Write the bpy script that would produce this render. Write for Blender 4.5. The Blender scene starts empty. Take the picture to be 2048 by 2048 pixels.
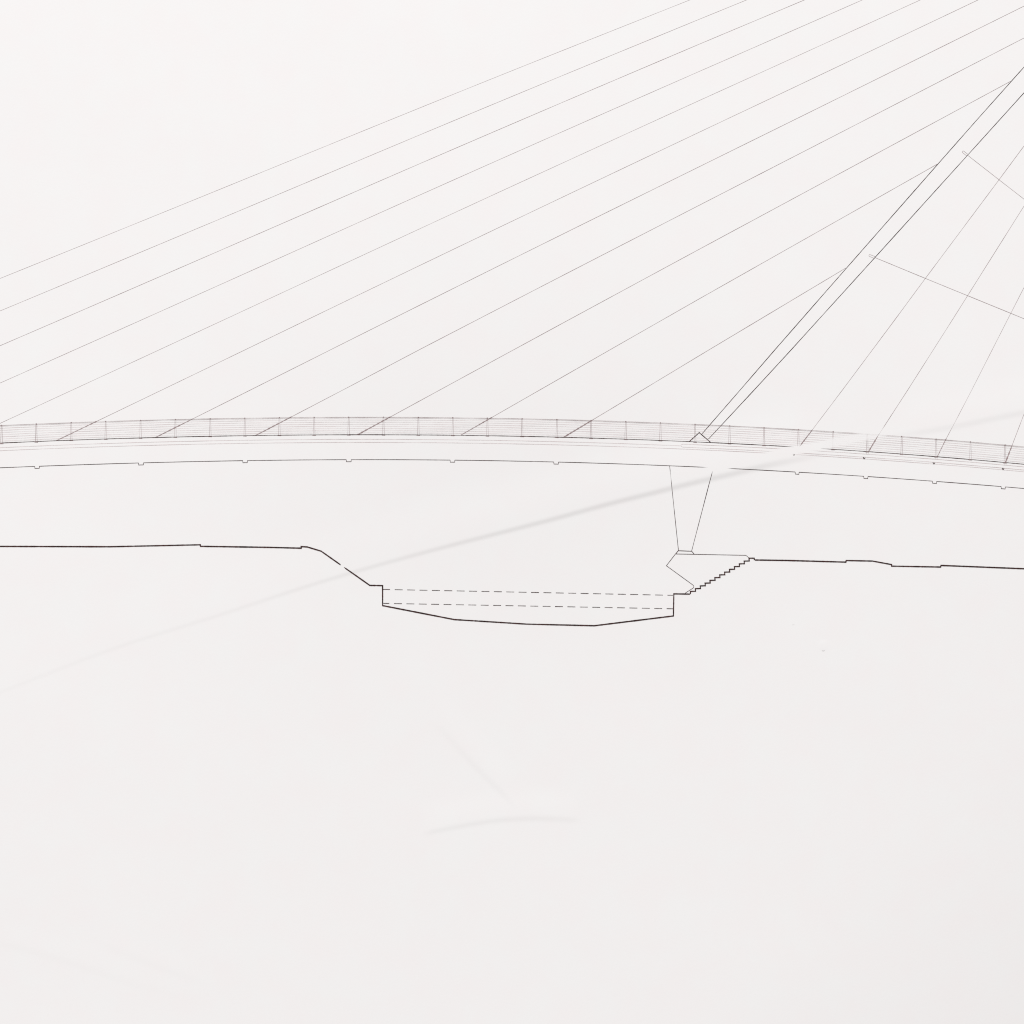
import bpy, math, random
import numpy as np

random.seed(7)
rng = np.random.default_rng(11)
scene = bpy.context.scene
COL = scene.collection

# ------------------------------------------------------------------ scale
# drawing units (u): the photographed part of the panel is 2048 u square,
# one unit is half a millimetre, so that part is 1.024 m wide.
S = 0.0005
U0, U1 = -330.0, 2380.0          # the printed panel, full bleed


def to_world(u, v):
    return (np.asarray(u) - 1024.0) * S, (1024.0 - np.asarray(v)) * S


# ------------------------------------------------------------------ the sheet's relief (creases, waves, blister)
def sstep(t):
    t = np.clip(t, 0.0, 1.0)
    return t * t * t * (t * (6 * t - 15) + 10)


def smooth_interp(x, pts):
    """Catmull-Rom style smooth interpolation y(x) through pts, linear outside."""
    px = np.array([p[0] for p in pts], float)
    py = np.array([p[1] for p in pts], float)
    m = np.gradient(py, px)
    x = np.asarray(x, float)
    i = np.clip(np.searchsorted(px, x) - 1, 0, len(px) - 2)
    h = px[i + 1] - px[i]
    t = (x - px[i]) / h
    tc = np.clip(t, 0, 1)
    y = ((2 * tc**3 - 3 * tc**2 + 1) * py[i] + (tc**3 - 2 * tc**2 + tc) * h * m[i]
         + (-2 * tc**3 + 3 * tc**2) * py[i + 1] + (tc**3 - tc**2) * h * m[i + 1])
    y = y + np.where(t < 0, t * h * m[i], 0) + np.where(t > 1, (t - 1) * h * m[i + 1], 0)
    return y


# each crease: curve v(u), height along it, half width of the steep side along it, length of the gentle side
CREASES = [
    dict(curve=[(-330, 1515), (0, 1385), (228, 1297), (433, 1232), (626, 1169), (712, 1143), (854, 1103.5), (1100, 1040),
                (1241, 1002), (1290, 990), (1386, 966), (1469, 947), (1531, 932), (1593, 919.5), (1700, 897)],
         amp=[(-330, .16), (0, .26), (230, .36), (500, .55), (760, 1.15), (1000, 1.8), (1250, 2.2), (1420, 2.3), (1520, 2.1), (1600, 1.1), (1670, 0.0), (1700, 0.0)],
         wid=[(-330, 5), (0, 5.5), (626, 6), (1000, 7.2), (1290, 8.4), (1600, 10.5), (1700, 10.5)], rise=130),
    dict(curve=[(1700, 890), (1790, 873), (1901, 855), (1994, 836), (2048, 825.5), (2380, 760)],
         amp=[(1700, 0), (1760, .0), (1840, .8), (1950, 1.0), (2048, 1.1), (2380, .8)],
         wid=[(1700, 10), (2380, 10)], rise=95),
    dict(curve=[(800, 1683), (849, 1670), (917, 1656), (992, 1644), (1057, 1640), (1147, 1643), (1200, 1648)],
         amp=[(800, 0), (840, .0), (865, .75), (930, .95), (1100, .9), (1145, .65), (1165, 0), (1200, 0)],
         wid=[(800, 6), (1200, 8.5)], rise=75),
    dict(curve=[(870, 1450), (899, 1480), (948, 1533), (1011, 1596), (1026, 1611), (1060, 1650)],
         amp=[(870, .15), (890, .5), (940, .8), (1000, .9), (1020, .45), (1035, 0), (1060, 0)],
         wid=[(870, 8), (1060, 8)], rise=70),
    dict(curve=[(-330, 1850), (41, 1898), (150, 1930), (259, 1967), (420, 2010)],
         amp=[(-330, 0), (-60, .0), (40, .3), (150, .3), (270, .2), (420, 0)],
         wid=[(-330, 11), (420, 11)], rise=60),
    dict(curve=[(180, 1880), (222, 1898), (300, 1930), (373, 1957), (440, 1985)],
         amp=[(180, 0), (230, .2), (350, .25), (440, 0)],
         wid=[(180, 10), (440, 10)], rise=50),
]


def relief(u, v):
    u = np.asarray(u, float)
    v = np.asarray(v, float)
    h = np.zeros(np.broadcast(u, v).shape)
    for c in CREASES:
        x0, x1 = c['curve'][0][0], c['curve'][-1][0]
        f = smooth_interp(u, c['curve'])
        df = (smooth_interp(u + 2, c['curve']) - smooth_interp(u - 2, c['curve'])) / 4.0
        d = (v - f) / np.sqrt(1 + df * df)
        a = np.interp(u, [p[0] for p in c['amp']], [p[1] for p in c['amp']])
        w = np.interp(u, [p[0] for p in c['wid']], [p[1] for p in c['wid']])
        R = c['rise']
        prof = (1 - sstep((d + w) / (2 * w))) * sstep((d + R) / (R - w * 0.2))
        a = a * 1.05
        h = h + np.where((u >= x0) & (u <= x1), a * prof, 0.0)
    # slow waves of a big unbacked print
    h = h + 1.1 * np.sin(u / 391.0 + v / 733.0 + .6) * np.sin(v / 287.0 - u / 911.0 + 1.9)
    h = h + 0.22 * np.sin(u / 97.0 - v / 141.0 + 2.2) * np.sin(v / 83.0 + u / 260.0)
    # the middle of the sheet leans a little away from the light
    h = h - 0.060 * np.exp(-((u - 980) / 560.0) ** 2) * 330.0 * np.tanh((v - 930) / 330.0)
    # the far corner curls back
    t = np.clip((u + v - 3450) / 646.0, 0, 1.6)
    h = h - 11.0 * np.where(t < 1, t * t, 1 + 2 * (t - 1) * np.clip(1 - (t - 1) / 1.2, 0, 1))
    # a trapped air blister
    r = np.sqrt((u - 1647) ** 2 + ((v - 1291) * .9) ** 2)
    h = h + 0.24 * (1 - sstep((r - 5.5) / 6.0))
    return h


# ------------------------------------------------------------------ glare along the long crease, put in as thinned and missing ink
GLARE_BAND = [  # u, v, half width across, how much ink the glare takes out
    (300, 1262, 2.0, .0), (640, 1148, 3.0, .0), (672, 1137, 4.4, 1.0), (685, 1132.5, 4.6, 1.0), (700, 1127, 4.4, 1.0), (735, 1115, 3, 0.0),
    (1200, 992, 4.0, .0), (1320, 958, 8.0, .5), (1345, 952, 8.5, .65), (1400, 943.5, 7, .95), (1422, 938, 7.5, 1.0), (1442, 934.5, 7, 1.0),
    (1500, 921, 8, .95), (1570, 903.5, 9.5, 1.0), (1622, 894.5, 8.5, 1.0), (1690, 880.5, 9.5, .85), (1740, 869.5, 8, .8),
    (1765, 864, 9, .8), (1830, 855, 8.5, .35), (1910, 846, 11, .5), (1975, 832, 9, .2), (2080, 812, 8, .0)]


def ink_in_glare(u, v):
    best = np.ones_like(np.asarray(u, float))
    for a, b in zip(GLARE_BAND[:-1], GLARE_BAND[1:]):
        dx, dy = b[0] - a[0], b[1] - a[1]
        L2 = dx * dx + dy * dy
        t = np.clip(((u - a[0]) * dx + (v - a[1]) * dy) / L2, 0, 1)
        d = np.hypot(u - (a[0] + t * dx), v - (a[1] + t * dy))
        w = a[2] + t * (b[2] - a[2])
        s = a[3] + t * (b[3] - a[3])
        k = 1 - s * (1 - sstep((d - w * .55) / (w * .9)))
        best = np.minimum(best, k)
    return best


# ------------------------------------------------------------------ materials
def new_mat(name):
    m = bpy.data.materials.new(name)
    m.use_nodes = True
    nt = m.node_tree
    return m, nt, nt.nodes['Principled BSDF']


def make_paper():
    m, nt, b = new_mat('satin_print_paper')
    tc = nt.nodes.new('ShaderNodeTexCoord')
    n1 = nt.nodes.new('ShaderNodeTexNoise')
    n1.inputs['Scale'].default_value = 26.0
    n1.inputs['Detail'].default_value = 5.0
    n1.inputs['Roughness'].default_value = 0.62
    nt.links.new(tc.outputs['Object'], n1.inputs['Vector'])
    r1 = nt.nodes.new('ShaderNodeValToRGB')
    e = r1.color_ramp.elements
    e[0].position, e[0].color = 0.36, PAPER_A
    e[1].position, e[1].color = 0.64, PAPER_B
    nt.links.new(n1.outputs['Fac'], r1.inputs['Fac'])
    nt.links.new(r1.outputs['Color'], b.inputs['Base Color'])
    b.inputs['Roughness'].default_value = 0.5
    b.inputs['Specular IOR Level'].default_value = 0.25
    n2 = nt.nodes.new('ShaderNodeTexNoise')
    n2.inputs['Scale'].default_value = 420.0
    n2.inputs['Detail'].default_value = 3.0
    nt.links.new(tc.outputs['Object'], n2.inputs['Vector'])
    bp = nt.nodes.new('ShaderNodeBump')
    bp.inputs['Strength'].default_value = 0.05
    bp.inputs['Distance'].default_value = 0.0006
    nt.links.new(n2.outputs['Fac'], bp.inputs['Height'])
    nt.links.new(bp.outputs['Normal'], b.inputs['Normal'])
    return m


PAPER_A = (0.870, 0.850, 0.847, 1)
PAPER_B = (0.866, 0.861, 0.857, 1)


def make_ink(name, dark, light):
    m, nt, b = new_mat(name)
    tc = nt.nodes.new('ShaderNodeTexCoord')
    n1 = nt.nodes.new('ShaderNodeTexNoise')
    n1.inputs['Scale'].default_value = 160.0
    n1.inputs['Detail'].default_value = 2.0
    nt.links.new(tc.outputs['Object'], n1.inputs['Vector'])
    r1 = nt.nodes.new('ShaderNodeValToRGB')
    e = r1.color_ramp.elements
    e[0].position, e[0].color = 0.35, dark
    e[1].position, e[1].color = 0.65, light
    nt.links.new(n1.outputs['Fac'], r1.inputs['Fac'])
    nt.links.new(r1.outputs['Color'], b.inputs['Base Color'])
    b.inputs['Roughness'].default_value = 0.55
    b.inputs['Specular IOR Level'].default_value = 0.2
    return m


def make_wall():
    m, nt, b = new_mat('painted_plaster')
    tc = nt.nodes.new('ShaderNodeTexCoord')
    n1 = nt.nodes.new('ShaderNodeTexNoise')
    n1.inputs['Scale'].default_value = 40.0
    n1.inputs['Detail'].default_value = 6.0
    nt.links.new(tc.outputs['Object'], n1.inputs['Vector'])
    r1 = nt.nodes.new('ShaderNodeValToRGB')
    r1.color_ramp.elements[0].color = (0.70, 0.69, 0.67, 1)
    r1.color_ramp.elements[1].color = (0.76, 0.75, 0.73, 1)
    nt.links.new(n1.outputs['Fac'], r1.inputs['Fac'])
    nt.links.new(r1.outputs['Color'], b.inputs['Base Color'])
    b.inputs['Roughness'].default_value = 0.8
    return m


PAPER, WALL = make_paper(), make_wall()
INK = make_ink('brown_black_ink', (0.020, 0.007, 0.006, 1), (0.060, 0.024, 0.022, 1))
GREY_INK = make_ink('grey_brown_ink', (0.28, 0.205, 0.205, 1), (0.37, 0.29, 0.29, 1))
PALE_INK = make_ink('pale_grey_ink', (0.56, 0.45, 0.45, 1), (0.64, 0.55, 0.55, 1))


# ------------------------------------------------------------------ objects
def link_mesh(name, verts, faces, mat, parent=None, smooth=True):
    me = bpy.data.meshes.new(name)
    me.from_pydata([tuple(map(float, p)) for p in verts], [], faces)
    me.materials.append(mat)
    if smooth:
        me.polygons.foreach_set('use_smooth', [True] * len(me.polygons))
    me.update()
    o = bpy.data.objects.new(name, me)
    COL.objects.link(o)
    if parent is not None:
        o.parent = parent
    return o


sheet = bpy.data.objects.new('drawing_sheet', None)
COL.objects.link(sheet)
sheet['label'] = 'white creased sheet printed with a fine line drawing of a cable-stayed footbridge'
sheet['category'] = 'drawing'


def make_sheet_paper():
    xs = np.concatenate([np.linspace(U0, -30, 40, endpoint=False), np.linspace(-30, 2078, 545, endpoint=False), np.linspace(2078, U1, 40)])
    # vertical spacing is tighter round the long crease
    ys = np.concatenate([np.linspace(U0, -30, 30, endpoint=False), np.linspace(-30, 780, 130, endpoint=False), np.linspace(780, 1420, 240, endpoint=False),
                         np.linspace(1420, 2078, 160, endpoint=False), np.linspace(2078, U1, 30)])
    gu, gv = np.meshgrid(xs, ys)
    gh = relief(gu, gv) * S
    X, Y = to_world(gu, gv)
    nx, ny = len(xs), len(ys)
    top = np.stack([X, Y, gh], -1).reshape(-1, 3)
    idx = np.arange(nx * ny).reshape(ny, nx)
    quads = np.stack([idx[1:, :-1], idx[1:, 1:], idx[:-1, 1:], idx[:-1, :-1]], -1).reshape(-1, 4)
    # the sheet's cut edge and back, two centimetres below the face
    ring = np.concatenate([idx[0, :-1], idx[:-1, -1], idx[-1, :0:-1], idx[:0:-1, 0]])
    low = top[ring].copy()
    low[:, 2] = -0.0195
    base = len(top)
    n = len(ring)
    k = np.arange(n)
    side = np.stack([ring[k], base + k, base + (k + 1) % n, ring[(k + 1) % n]], -1)[:, ::-1]
    verts = np.concatenate([top, low])
    quads = np.concatenate([quads, side])
    me = bpy.data.meshes.new('paper')
    me.vertices.add(len(verts))
    me.vertices.foreach_set('co', verts.astype(np.float32).ravel())
    me.loops.add(quads.size)
    me.loops.foreach_set('vertex_index', quads.astype(np.int32).ravel())
    me.polygons.add(len(quads))
    me.polygons.foreach_set('loop_start', np.arange(0, quads.size, 4, dtype=np.int32))
    me.polygons.foreach_set('use_smooth', np.arange(len(quads)) < len(quads) - n)
    me.materials.append(PAPER)
    me.update(calc_edges=True)
    me.validate()
    o = bpy.data.objects.new('paper', me)
    COL.objects.link(o)
    o.parent = sheet
    o['label'] = 'white satin paper crossed by a long shallow crease'
    return o


paper = make_sheet_paper()

LAYER = [0]


class Ink:
    """Collects pen strokes; build() links them as one mesh lying on the paper's relief."""

    def __init__(self):
        self.v, self.f = [], []
        LAYER[0] += 1
        self.z = 0.00010 + 0.000005 * (LAYER[0] % 60)

    def stroke(self, pts, width, closed=False, vary=0.10, step=3.0, glare_gap=True, wfun=None, jit=0.0):
        pts = [np.array(p, float) for p in pts]
        if closed:
            pts.append(pts[0])
        # dense samples, corners kept, mitred
        P, C = [], []
        for i in range(len(pts) - 1):
            L = np.hypot(*(pts[i + 1] - pts[i]))
            n = max(1, int(L / step))
            for k in range(n):
                P.append(pts[i] + (pts[i + 1] - pts[i]) * k / n)
        P.append(pts[-1])
        P = np.array(P)
        n = len(P)
        T = np.diff(P, axis=0)
        T /= np.maximum(np.hypot(T[:, 0], T[:, 1]), 1e-9)[:, None]
        N = np.stack([-T[:, 1], T[:, 0]], 1)
        off = np.zeros((n, 2))
        off[0], off[-1] = N[0], N[-1]
        for i in range(1, n - 1):
            m = N[i - 1] + N[i]
            m /= max(np.hypot(*m), 1e-6)
            off[i] = m / max(0.45, float(np.dot(m, N[i])))
        if closed:
            m = N[0] + N[-1]
            m /= max(np.hypot(*m), 1e-6)
            m = m / max(0.45, float(np.dot(m, N[0])))
            off[0] = off[-1] = m
        w = np.full(n, float(width))
        if wfun is not None:
            w = w * np.array([wfun(p[0], p[1]) for p in P])
        if vary:
            # uneven ink: slow swelling plus short breaks in density
            s = np.arange(n) * step
            ph = rng.uniform(0, 6.28, 4)
            w = w * (1 + vary * (.6 * np.sin(s / 61 + ph[0]) + .5 * np.sin(s / 23 + ph[1]) + .5 * np.sin(s / 9.7 + ph[2]))
                     + width * vary * .8 * rng.normal(0, .5, n))
        if glare_gap:  # glare imitated by narrowing the stroke to nothing
            w = w * ink_in_glare(P[:, 0], P[:, 1])
        w = np.where(w < width * .05, 0, np.maximum(w, 0))
        inside = (P[:, 0] > U0 + 2) & (P[:, 0] < U1 - 2) & (P[:, 1] > U0 + 2) & (P[:, 1] < U1 - 2)
        A = P + off * w[:, None] * .5
        B = P - off * w[:, None] * .5
        base = len(self.v)
        for Q in (A, B):
            X, Y = to_world(Q[:, 0], Q[:, 1])
            H = relief(Q[:, 0], Q[:, 1]) * S + self.z
            self.v.extend(zip(X, Y, H))
        for i in range(n - 1):
            if inside[i] and inside[i + 1] and (w[i] > 0 or w[i + 1] > 0):
                self.f.append((base + i, base + i + 1, base + n + i + 1, base + n + i))
        return self

    def blot(self, c, rx, ry, n=12):
        base = len(self.v)
        a = np.linspace(0, 2 * math.pi, n, endpoint=False)
        rr = 1 + rng.uniform(-.12, .12, n)
        u, v = c[0] + rx * rr * np.cos(a), c[1] - ry * rr * np.sin(a)
        X, Y = to_world(u, v)
        H = relief(u, v) * S + self.z + 0.00002
        self.v.extend(zip(X, Y, H))
        self.f.append(tuple(range(base, base + n)))
        return self

    def build(self, name, parent=sheet, label=None, ink=None):
        used = sorted({i for f in self.f for i in f})
        mp = {i: k for k, i in enumerate(used)}
        o = link_mesh(name, [self.v[i] for i in used], [tuple(mp[i] for i in f) for f in self.f], ink or INK, parent, smooth=False)
        # every face looks up
        for p in o.data.polygons:
            if p.normal.z < 0:
                p.flip()
        if label:
            o['label'] = label
        return o


# ------------------------------------------------------------------ the deck line and railing (measured at the posts)
POSTS = [(3.1, 850.8, 886), (72.5, 847.9, 883.1), (142.4, 845.4, 880.6), (211.6, 842.9, 878.1), (281.2, 840.8, 875.9), (350.9, 839.1, 874.1),
         (420.7, 837.4, 872.8), (489.9, 836.3, 871.5), (559.2, 835.5, 870.5), (628.6, 834.9, 869.9), (697.7, 834.8, 869.6), (767.3, 834.9, 869.6),
         (836.9, 835.0, 870.1), (905.8, 835.6, 870.9), (974.9, 836.6, 871.7), (1044.3, 837.7, 873), (1113.7, 839.3, 874.6), (1182, 841.2, 876.5),
         (1251.3, 843.6, 878.7), (1320.7, 845.9, 881), (1389.9, 848.6, 883.7), (1458.8, 851.8, 887), (1527.7, 855.3, 890.6), (1596.5, 859.2, 894.3),
         (1666.1, 863.6, 898.7), (1734.5, 868.2, 903.4), (1803.4, 873.1, 908.4), (1872.2, 878.2, 913.6), (1940.9, 883.9, 919.1), (2010, 890.0, 925.0)]
_px = np.array([p[0] for p in POSTS])
_t = (_px - 1000) / 1000
TOPF = np.polyfit(_t, np.array([p[1] for p in POSTS]), 4)
DECKF = np.polyfit(_t, np.array([p[2] for p in POSTS]), 4)


def top_y(u):
    return np.polyval(TOPF, (np.asarray(u, float) - 1000) / 1000)


def deck_y(u):
    return np.polyval(DECKF, (np.asarray(u, float) - 1000) / 1000)


def curve_pts(fun, a, b, step=12.0):
    n = max(2, int(abs(b - a) / step))
    us = np.linspace(a, b, n)
    return [(u, float(fun(u))) for u in us]


LEFT, RIGHT = -320.0, 2372.0

# ------------------------------------------------------------------ stay cables, pylon side (11) and the far fan (4)
W_CABLE = 0.58


def cable_w(u, v):
    # drawn heavier where it passes in front of the railing
    d = deck_y(u) - v
    if d < 36.0:
        return 2.5 + 1.1 * math.sin(d / 35.2 * 8 * 2 * math.pi + 1.2)
    return 1.0


LEFT_FAN = [
    # points from the deck side up to the pylon, line weight
    ([(-320, 685.4), (0, 556.9), (700, 275.5), (1385.0, 0), (1700, -126.5), (2160, -311)], .80),
    ([(-320, 754.6), (0, 621.8), (700, 331.2), (1400, 39.9), (1496.6, 0), (2240, -309)], .95),
    ([(-320, 829), (0, 691.3), (700, 390.4), (1400, 89.5), (1610.7, 0), (2350, -318)], 1.10),
    ([(-285, 892.3), (0, 766), (700, 454.8), (1400, 143.8), (1725.5, 0), (2372, -286)], .92),
    ([(-86, 886.8), (0, 846.6), (700, 524.2), (1400, 201.8), (1840.8, 0), (2372, -244)], .78),
    ([(112.8, 881.2), (700, 599.6), (1400, 264.9), (1956, 0), (2372, -198)], .95),
    ([(311.6, 874.6), (700, 681.1), (1400, 333.7), (2048, 12.2), (2300, -112.6)], 1.15),
    ([(511.8, 870.8), (700, 773.1), (839.5, 700), (1400, 410.5), (2048, 76.0), (2150, 23.4)], 1.15),
    ([(715.7, 869.4), (1027.9, 700), (1400, 498.2), (2021, 162.6)], 1.20),
    ([(922, 870.3), (1219.9, 700), (1400, 597.1), (1874, 328.5)], 1.12),
    ([(1128, 874.2), (1284.9, 780), (1416.8, 700.4), (1691.5, 536.0)], 1.25),
]
for pts, wt in LEFT_FAN:
    k = Ink()
    k.stroke(pts, W_CABLE * wt, wfun=cable_w, vary=.22)
    k.build('stay_cable', ink=GREY_INK)

RIGHT_FAN = [
    ([(1598, 894), (1623.2, 861.2), (1684.6, 780), (1788.8, 640.4), (1850.5, 556.8), (1997.9, 359.5), (2048, 291.8), (2200, 86)], 1.1),
    ([(1736.5, 904), (1754.4, 874), (1815.2, 780), (1904.3, 640), (1935, 591.3), (2048, 411.8), (2300, 12)], 1.1),
    ([(1874.6, 913.5), (1889.9, 882), (1943.2, 780), (1983.9, 700), (2015.5, 638), (2048, 574.5), (2300, 82)], .92),
    ([(2010.9, 925), (2024.3, 890), (2048, 827.5), (2300, 160)], 1.3),
]
for pts, wt in RIGHT_FAN:
    k = Ink()
    k.stroke(pts, W_CABLE * wt, wfun=cable_w, vary=.26)
    k.build('stay_cable', ink=GREY_INK)

# ------------------------------------------------------------------ tie cables crossing the far fan, each with its anchor loop on the pylon


def capsule(a, b, r, n=6):
    a, b = np.array(a, float), np.array(b, float)
    t = (b - a) / np.hypot(*(b - a))
    nrm = np.array([-t[1], t[0]])
    out = []
    for k in range(n + 1):
        ang = math.pi * k / n
        out.append(b + r * (nrm * math.cos(ang) + t * math.sin(ang)))
    for k in range(n + 1):
        ang = math.pi * k / n
        out.append(a + r * (-nrm * math.cos(ang) - t * math.sin(ang)))
    return [tuple(p) for p in out]


k = Ink()
k.stroke([(1934.8, 310.2), (1997.9, 359.5), (2048, 398.4), (2372, 650)], .5, vary=.15)
tie = k.build('tie_cable', ink=GREY_INK)
Ink().stroke(capsule((1926.2, 303.8), (1933.4, 309.4), 1.9), .46, closed=True, vary=.1, step=1.5).build('anchor_loop', tie, ink=GREY_INK)
k = Ink()
k.stroke([(1749.5, 515.2), (1850.5, 556.8), (1935, 591.3), (2021.7, 626.7), (2048, 637.5), (2372, 770)], .66, vary=.22)
tie = k.build('tie_cable', ink=GREY_INK)
Ink().stroke(capsule((1739.2, 511.2), (1748.3, 514.7), 1.9), .46, closed=True, vary=.1, step=1.5).build('anchor_loop', tie, ink=GREY_INK)

# ------------------------------------------------------------------ pylon
k = Ink()
k.stroke([(1404.0, 867.4), (1480.5, 779.4), (1549.1, 700), (1648, 587.0), (1877.5, 326), (1953.4, 240), (2048, 134.0), (2372, -231)], 1.12, vary=.16)
k.stroke([(1416.6, 878.2), (1508, 780), (1581.7, 700), (1648, 626.9), (1749.5, 515.2), (1935.2, 310.2), (1998.5, 240.2), (2048, 185.5), (2372, -172)], 1.1, vary=.16)
pylon = k.build('pylon', label='leaning pylon drawn as two close dark lines')
k = Ink()
k.stroke([(1378.6, 882.9), (1398.2, 865.2), (1421.6, 885.3)], 1.45, vary=.12)
k.build('pylon_foot', pylon)

# ------------------------------------------------------------------ deck
k = Ink()
k.stroke(curve_pts(lambda u: deck_y(u) - .2, LEFT, RIGHT), 1.08, vary=.24)
SOFFIT = [(-330, 951.0), (0, 935.7), (69.4, 932.9), (78.7, 932.5), (277, 925.6), (287, 925.3), (400, 922.8), (485.5, 921.3), (494.8, 921.1), (600, 919.7),
          (692.5, 919.2), (702.7, 919.1), (800, 919.2), (900, 920.2), (910, 920.3), (1000, 921.8), (1107.5, 924.2), (1117, 924.5), (1200, 926.4), (1339, 931.6),
          (1413, 934.6), (1469, 937.3), (1590.3, 943.7), (1598, 944.2), (1727.5, 952.1), (1735.7, 952.7), (1864.8, 962.2), (1873.2, 962.9),
          (2002.3, 973.2), (2010.4, 973.9), (2048, 977.1), (2372, 1007)]
_sx = np.array([p[0] for p in SOFFIT])
SOFF = np.polyfit((_sx - 1000) / 1000, np.array([p[1] for p in SOFFIT]), 5)


def soffit_y(u):
    return np.polyval(SOFF, (np.asarray(u, float) - 1000) / 1000)


LUGS = [(-134, 9.4), (74, 9.4), (282, 9.8), (490.2, 9.4), (697.6, 10), (905, 9.4), (1112.2, 9.4), (1594.2, 7.8), (1731.6, 8.4), (1869, 8.5), (2006.4, 8.3), (2144, 8.3), (2281, 8.3)]
edge = LEFT
for lu, lw in LUGS:
    k.stroke(curve_pts(soffit_y, edge, lu - lw / 2, 14), .95, vary=.16)
    edge = lu + lw / 2
k.stroke(curve_pts(soffit_y, edge, RIGHT, 14), .95, vary=.16)
deck = k.build('deck', label='gently arched deck drawn with a dark top line and a thin underside line')
for lu, lw in LUGS:
    a, b = lu - lw / 2, lu + lw / 2
    ya, yb = float(soffit_y(a)), float(soffit_y(b))
    k = Ink()
    k.stroke([(a, ya), (a + .3, ya + 4.1), (b - .3, yb + 4.1), (b, yb)], .95, vary=.08, step=1.5)
    k.build('bracket', deck)
# fascia lines below the deck surface
for o_ in (8.8, 15.0):
    k = Ink()
    k.stroke(curve_pts(lambda u: deck_y(u) + o_, LEFT, 1361 if o_ < 10 else 1540), .46, vary=.25)
    k.build('fascia_line', deck, ink=PALE_INK)
k = Ink()
pts = curve_pts(lambda u: deck_y(u) + 11.2, RIGHT, 1366)
arc = [(1363.3, float(deck_y(1363)) + 10.4), (1361.6, float(deck_y(1361)) + 8.6), (1361.9, float(deck_y(1361)) + 6.8), (1364, float(deck_y(1364)) + 5.6), (1368, float(deck_y(1368)) + 5.2)]
k.stroke(pts + arc + curve_pts(lambda u: deck_y(u) + 5.2 - .3 * max(0, min(1, (u - 1400) / 200)), 1380, RIGHT), .5, vary=.25)
k.build('fascia_line', deck, ink=PALE_INK)
k = Ink()
k.stroke(curve_pts(lambda u: deck_y(u) + 14.7, 1541, RIGHT), .48, vary=.25)
k.build('fascia_line', deck, ink=PALE_INK)
for (u, v) in [(1587.3, 909.6), (1728.0, 916.6), (1867.5, 926.9), (2005.8, 938.0), (2144.5, 949.6), (2283, 962)]:
    k = Ink()
    k.stroke([(u - 1.7, v - 2.4), (u - .7, v + .2), (u + .3, v + 1.1), (u + 2.2, v - 1.4)], 1.25, vary=.05, step=1.0)
    k.build('cable_anchor', deck)

# ------------------------------------------------------------------ railing
k = Ink()
k.stroke(curve_pts(top_y, LEFT, RIGHT), .50, vary=.35)
k.stroke(curve_pts(lambda u: top_y(u) + 1.7, LEFT, RIGHT), .30, vary=.35)
railing = k.build('railing', label='fine railing of thin rails and slim paired-line posts', ink=GREY_INK)
for j in range(1, 8):
    k = Ink()
    k.stroke(curve_pts(lambda u: top_y(u) + 1.0 + (deck_y(u) - top_y(u) - 1.0) * j / 8.0, LEFT, RIGHT), .36, vary=.30)
    k.build('rail', railing, ink=PALE_INK)
post_u = [-274.5, -205, -135.7, -66.3] + [p[0] for p in POSTS] + [2079, 2148, 2217, 2286, 2355]
for u in post_u:
    yt, yd = float(top_y(u)) - .6, float(deck_y(u))
    k = Ink()
    k.stroke([(u - .9, yt), (u - 1.1, yt + 12), (u - 1.9, yd)], .46, vary=.25, step=2.2)
    k.stroke([(u + .9, yt), (u + 1.1, yt + 12), (u + 1.7, yd)], .46, vary=.25, step=2.2)
    if ink_in_glare(np.array([u]), np.array([yt]))[0] > .5:  # post top and foot left out inside the imitated glare
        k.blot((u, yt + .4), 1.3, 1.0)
    if ink_in_glare(np.array([u]), np.array([yd]))[0] > .5:
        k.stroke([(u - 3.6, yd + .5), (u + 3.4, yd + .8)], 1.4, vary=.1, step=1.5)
    if any(abs(u - c) < 3 for c in (1596.5, 1734.5, 1872.2, 2010, 2148, 2286)):
        k.stroke([(u - 1.6, yd + 1), (u - 1.6, yd + 5.2)], .34, vary=.1, step=1.5)
        k.stroke([(u + 1.9, yd + 1), (u + 1.9, yd + 5.2)], .42, vary=.1, step=1.5)
    k.build('post', railing, ink=GREY_INK)

# ------------------------------------------------------------------ pier and abutment
k = Ink()
k.stroke([(1339.1, 931.8), (1357.3, 1101.2)], 1.0, vary=.18)
k.stroke([(1426.6, 935.4), (1383.7, 1101.8)], 1.0, vary=.18)
pier = k.build('pier', label='slender pier drawn as two lines narrowing downwards')
k = Ink()
k.stroke([(1351.4, 1108.2), (1356.9, 1101.4), (1383.8, 1102.5), (1388.8, 1108.4)], 1.25, vary=.08)
k.build('pier_cap', pier)
k = Ink()
k.stroke([(1491.4, 1110.6), (1351.3, 1107.9), (1333.2, 1131.5), (1386.2, 1170.0), (1387.9, 1172.0), (1388.2, 1174.0), (1386.8, 1176.2), (1371.5, 1186.0), (1369.4, 1188.2)], .86, vary=.12)
k.stroke([(1491.4, 1110.6), (1493.6, 1111.6), (1498.4, 1116.0)], .72, vary=.1)
k.build('abutment', label='angular abutment outline under the pier')

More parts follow.
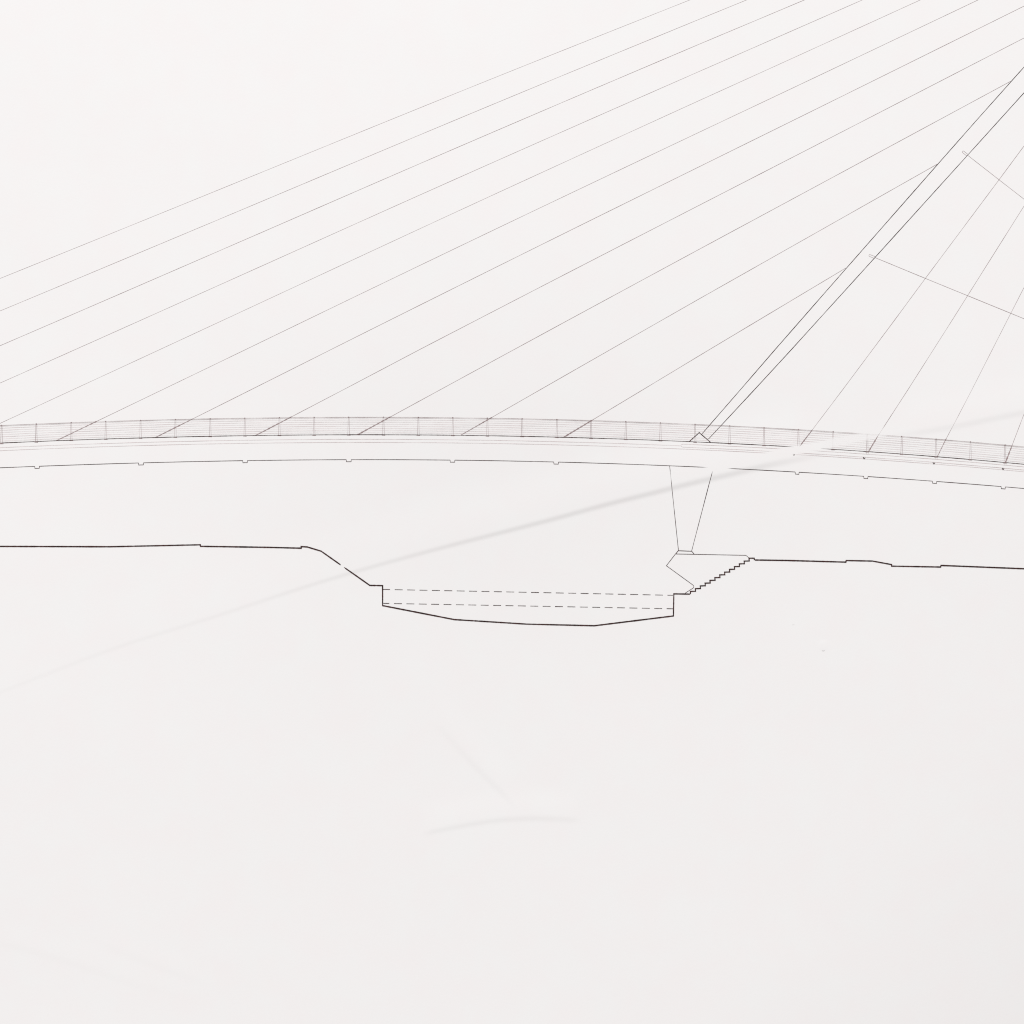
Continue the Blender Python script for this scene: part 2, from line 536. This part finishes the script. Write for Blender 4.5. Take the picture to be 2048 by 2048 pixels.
# ------------------------------------------------------------------ stairs and ground section
W_GROUND = 2.5
N_ST = 12
x_top, y_top, x_bot, y_bot = 1498.4, 1116.4, 1381.4, 1188.2
k = Ink()
st = [(1508.9, 1120.0), (1508.9, 1116.4), (x_top, y_top)]
x, y = x_top, y_top
dx, dy = (x_top - x_bot) / N_ST, (y_bot - y_top) / (N_ST + 1)
for i in range(N_ST):
    y += dy
    st.append((x + .5, y))
    x -= dx
    st.append((x, y + .3))
st.append((x, y_bot))
k.stroke(st, W_GROUND * .88, vary=.06, step=2.0)
k.build('stairs', label='flight of steps drawn as a thick zigzag line')
k = Ink()
left = [(-320, 1091.5), (0, 1092.7), (219.5, 1093.4), (400.2, 1089.5), (400.6, 1092.6), (538, 1094.7), (601.8, 1096.4), (602, 1093.2), (614, 1093.9), (641.8, 1102.3),
        (739, 1171.0), (764.6, 1171.5), (764.6, 1211.6), (908.3, 1239.7), (1053.3, 1248.8), (1189.1, 1252.0), (1347.4, 1232.2), (1348.2, 1187.9), (1380.6, 1188.4)]
k.stroke(left, W_GROUND, vary=.07)
right = [(1510.0, 1120.0), (1574.4, 1120.9), (1691.9, 1124.2), (1692.8, 1121.0), (1745.5, 1122.1), (1783.4, 1129.1), (1783.5, 1132.2), (1881.4, 1134.0), (1882.2, 1130.8), (2048, 1137.4), (2372, 1150)]
k.stroke(right, W_GROUND, vary=.07)
k.build('ground_section', label='thick black line of the banks and the channel bed')

# ------------------------------------------------------------------ water levels
for (va, vb, ph) in ((1179.0, 1190.8, 0.0), (1207.0, 1217.8, -1.5)):
    k = Ink()

    def lv(u):
        return va + (vb - va) * (u - 764.5) / (1347.5 - 764.5)
    spans = [(766, 779.5 + ph)]
    u = 788.9 + ph
    while u < 1346:
        spans.append((u, min(u + 15.9, 1346.5)))
        u += 24.84
    for a, b in spans:
        if b - a > 3:
            k.stroke([(a, lv(a)), (b, lv(b))], .95, vary=.18)
    k.build('water_line', label='dashed water level, ' + ('upper of the pair' if va < 1190 else 'lower of the pair'))

# ------------------------------------------------------------------ specks caught in the print
k = Ink()
k.stroke([(1644.6, 1301.6), (1647.2, 1302.2), (1649.8, 1301.5)], .26, vary=.2, step=1.0)
k.build('speck')
k = Ink()
k.stroke([(1584.4, 1249.8), (1586.6, 1250.0), (1589.4, 1249.2)], .11, vary=.2, step=1.0)
k.build('speck')

# ------------------------------------------------------------------ the wall behind the panel
wv = [(-3, -3, -.02), (3, -3, -.02), (3, 3, -.02), (-3, 3, -.02), (-3, -3, -.1), (3, -3, -.1), (3, 3, -.1), (-3, 3, -.1)]
wf = [(0, 1, 2, 3), (7, 6, 5, 4), (0, 4, 5, 1), (1, 5, 6, 2), (2, 6, 7, 3), (3, 7, 4, 0)]
wall = link_mesh('wall', wv, wf, WALL, None, smooth=False)
wall['kind'] = 'structure'
wall['label'] = 'plain pale wall behind the drawing'
wall['category'] = 'wall'

# ------------------------------------------------------------------ light


def area(name, loc, target, size, power, col):
    L = bpy.data.lights.new(name, 'AREA')
    L.shape = 'SQUARE'
    L.size = size
    L.energy = power
    L.color = col
    o = bpy.data.objects.new(name, L)
    COL.objects.link(o)
    o.location = loc
    d = np.array(target, float) - np.array(loc, float)
    from mathutils import Vector
    o.rotation_euler = Vector(d).to_track_quat('-Z', 'Y').to_euler()
    return o


area('gallery_light', (-0.5, 9.0, 7.2), (0, 0, 0), 2.2, 1150.0, (0.992, 1.0, 1.0))
area('fill_light', (-.9, -2.8, 3.4), (-.4, -.4, 0), 1.4, 29.0, (1.0, 0.99, 0.985))

world = bpy.data.worlds.new('World')
scene.world = world
world.use_nodes = True
bg = world.node_tree.nodes['Background']
bg.inputs['Color'].default_value = (1.0, 0.958, 0.950, 1)
bg.inputs['Strength'].default_value = 0.40

# ------------------------------------------------------------------ camera
cam = bpy.data.cameras.new('camera')
cam.sensor_width = 36.0
CAM_H = 2.2
cam.lens = 36.0 * CAM_H / (2048 * S)
cam.clip_start, cam.clip_end = 0.05, 50.0
co = bpy.data.objects.new('camera', cam)
COL.objects.link(co)
co.location = (0, 0, CAM_H)
scene.camera = co

scene.view_settings.view_transform = 'Standard'
scene.view_settings.look = 'None'
scene.view_settings.exposure = 0.0
scene.view_settings.gamma = 1.0
scene.view_settings.use_curve_mapping = False
scene.render.engine = 'CYCLES'
scene.cycles.use_adaptive_sampling = False
scene.cycles.use_denoising = False
scene.cycles.max_bounces = 4
scene.cycles.filter_width = 1.1
scene.render.film_transparent = False
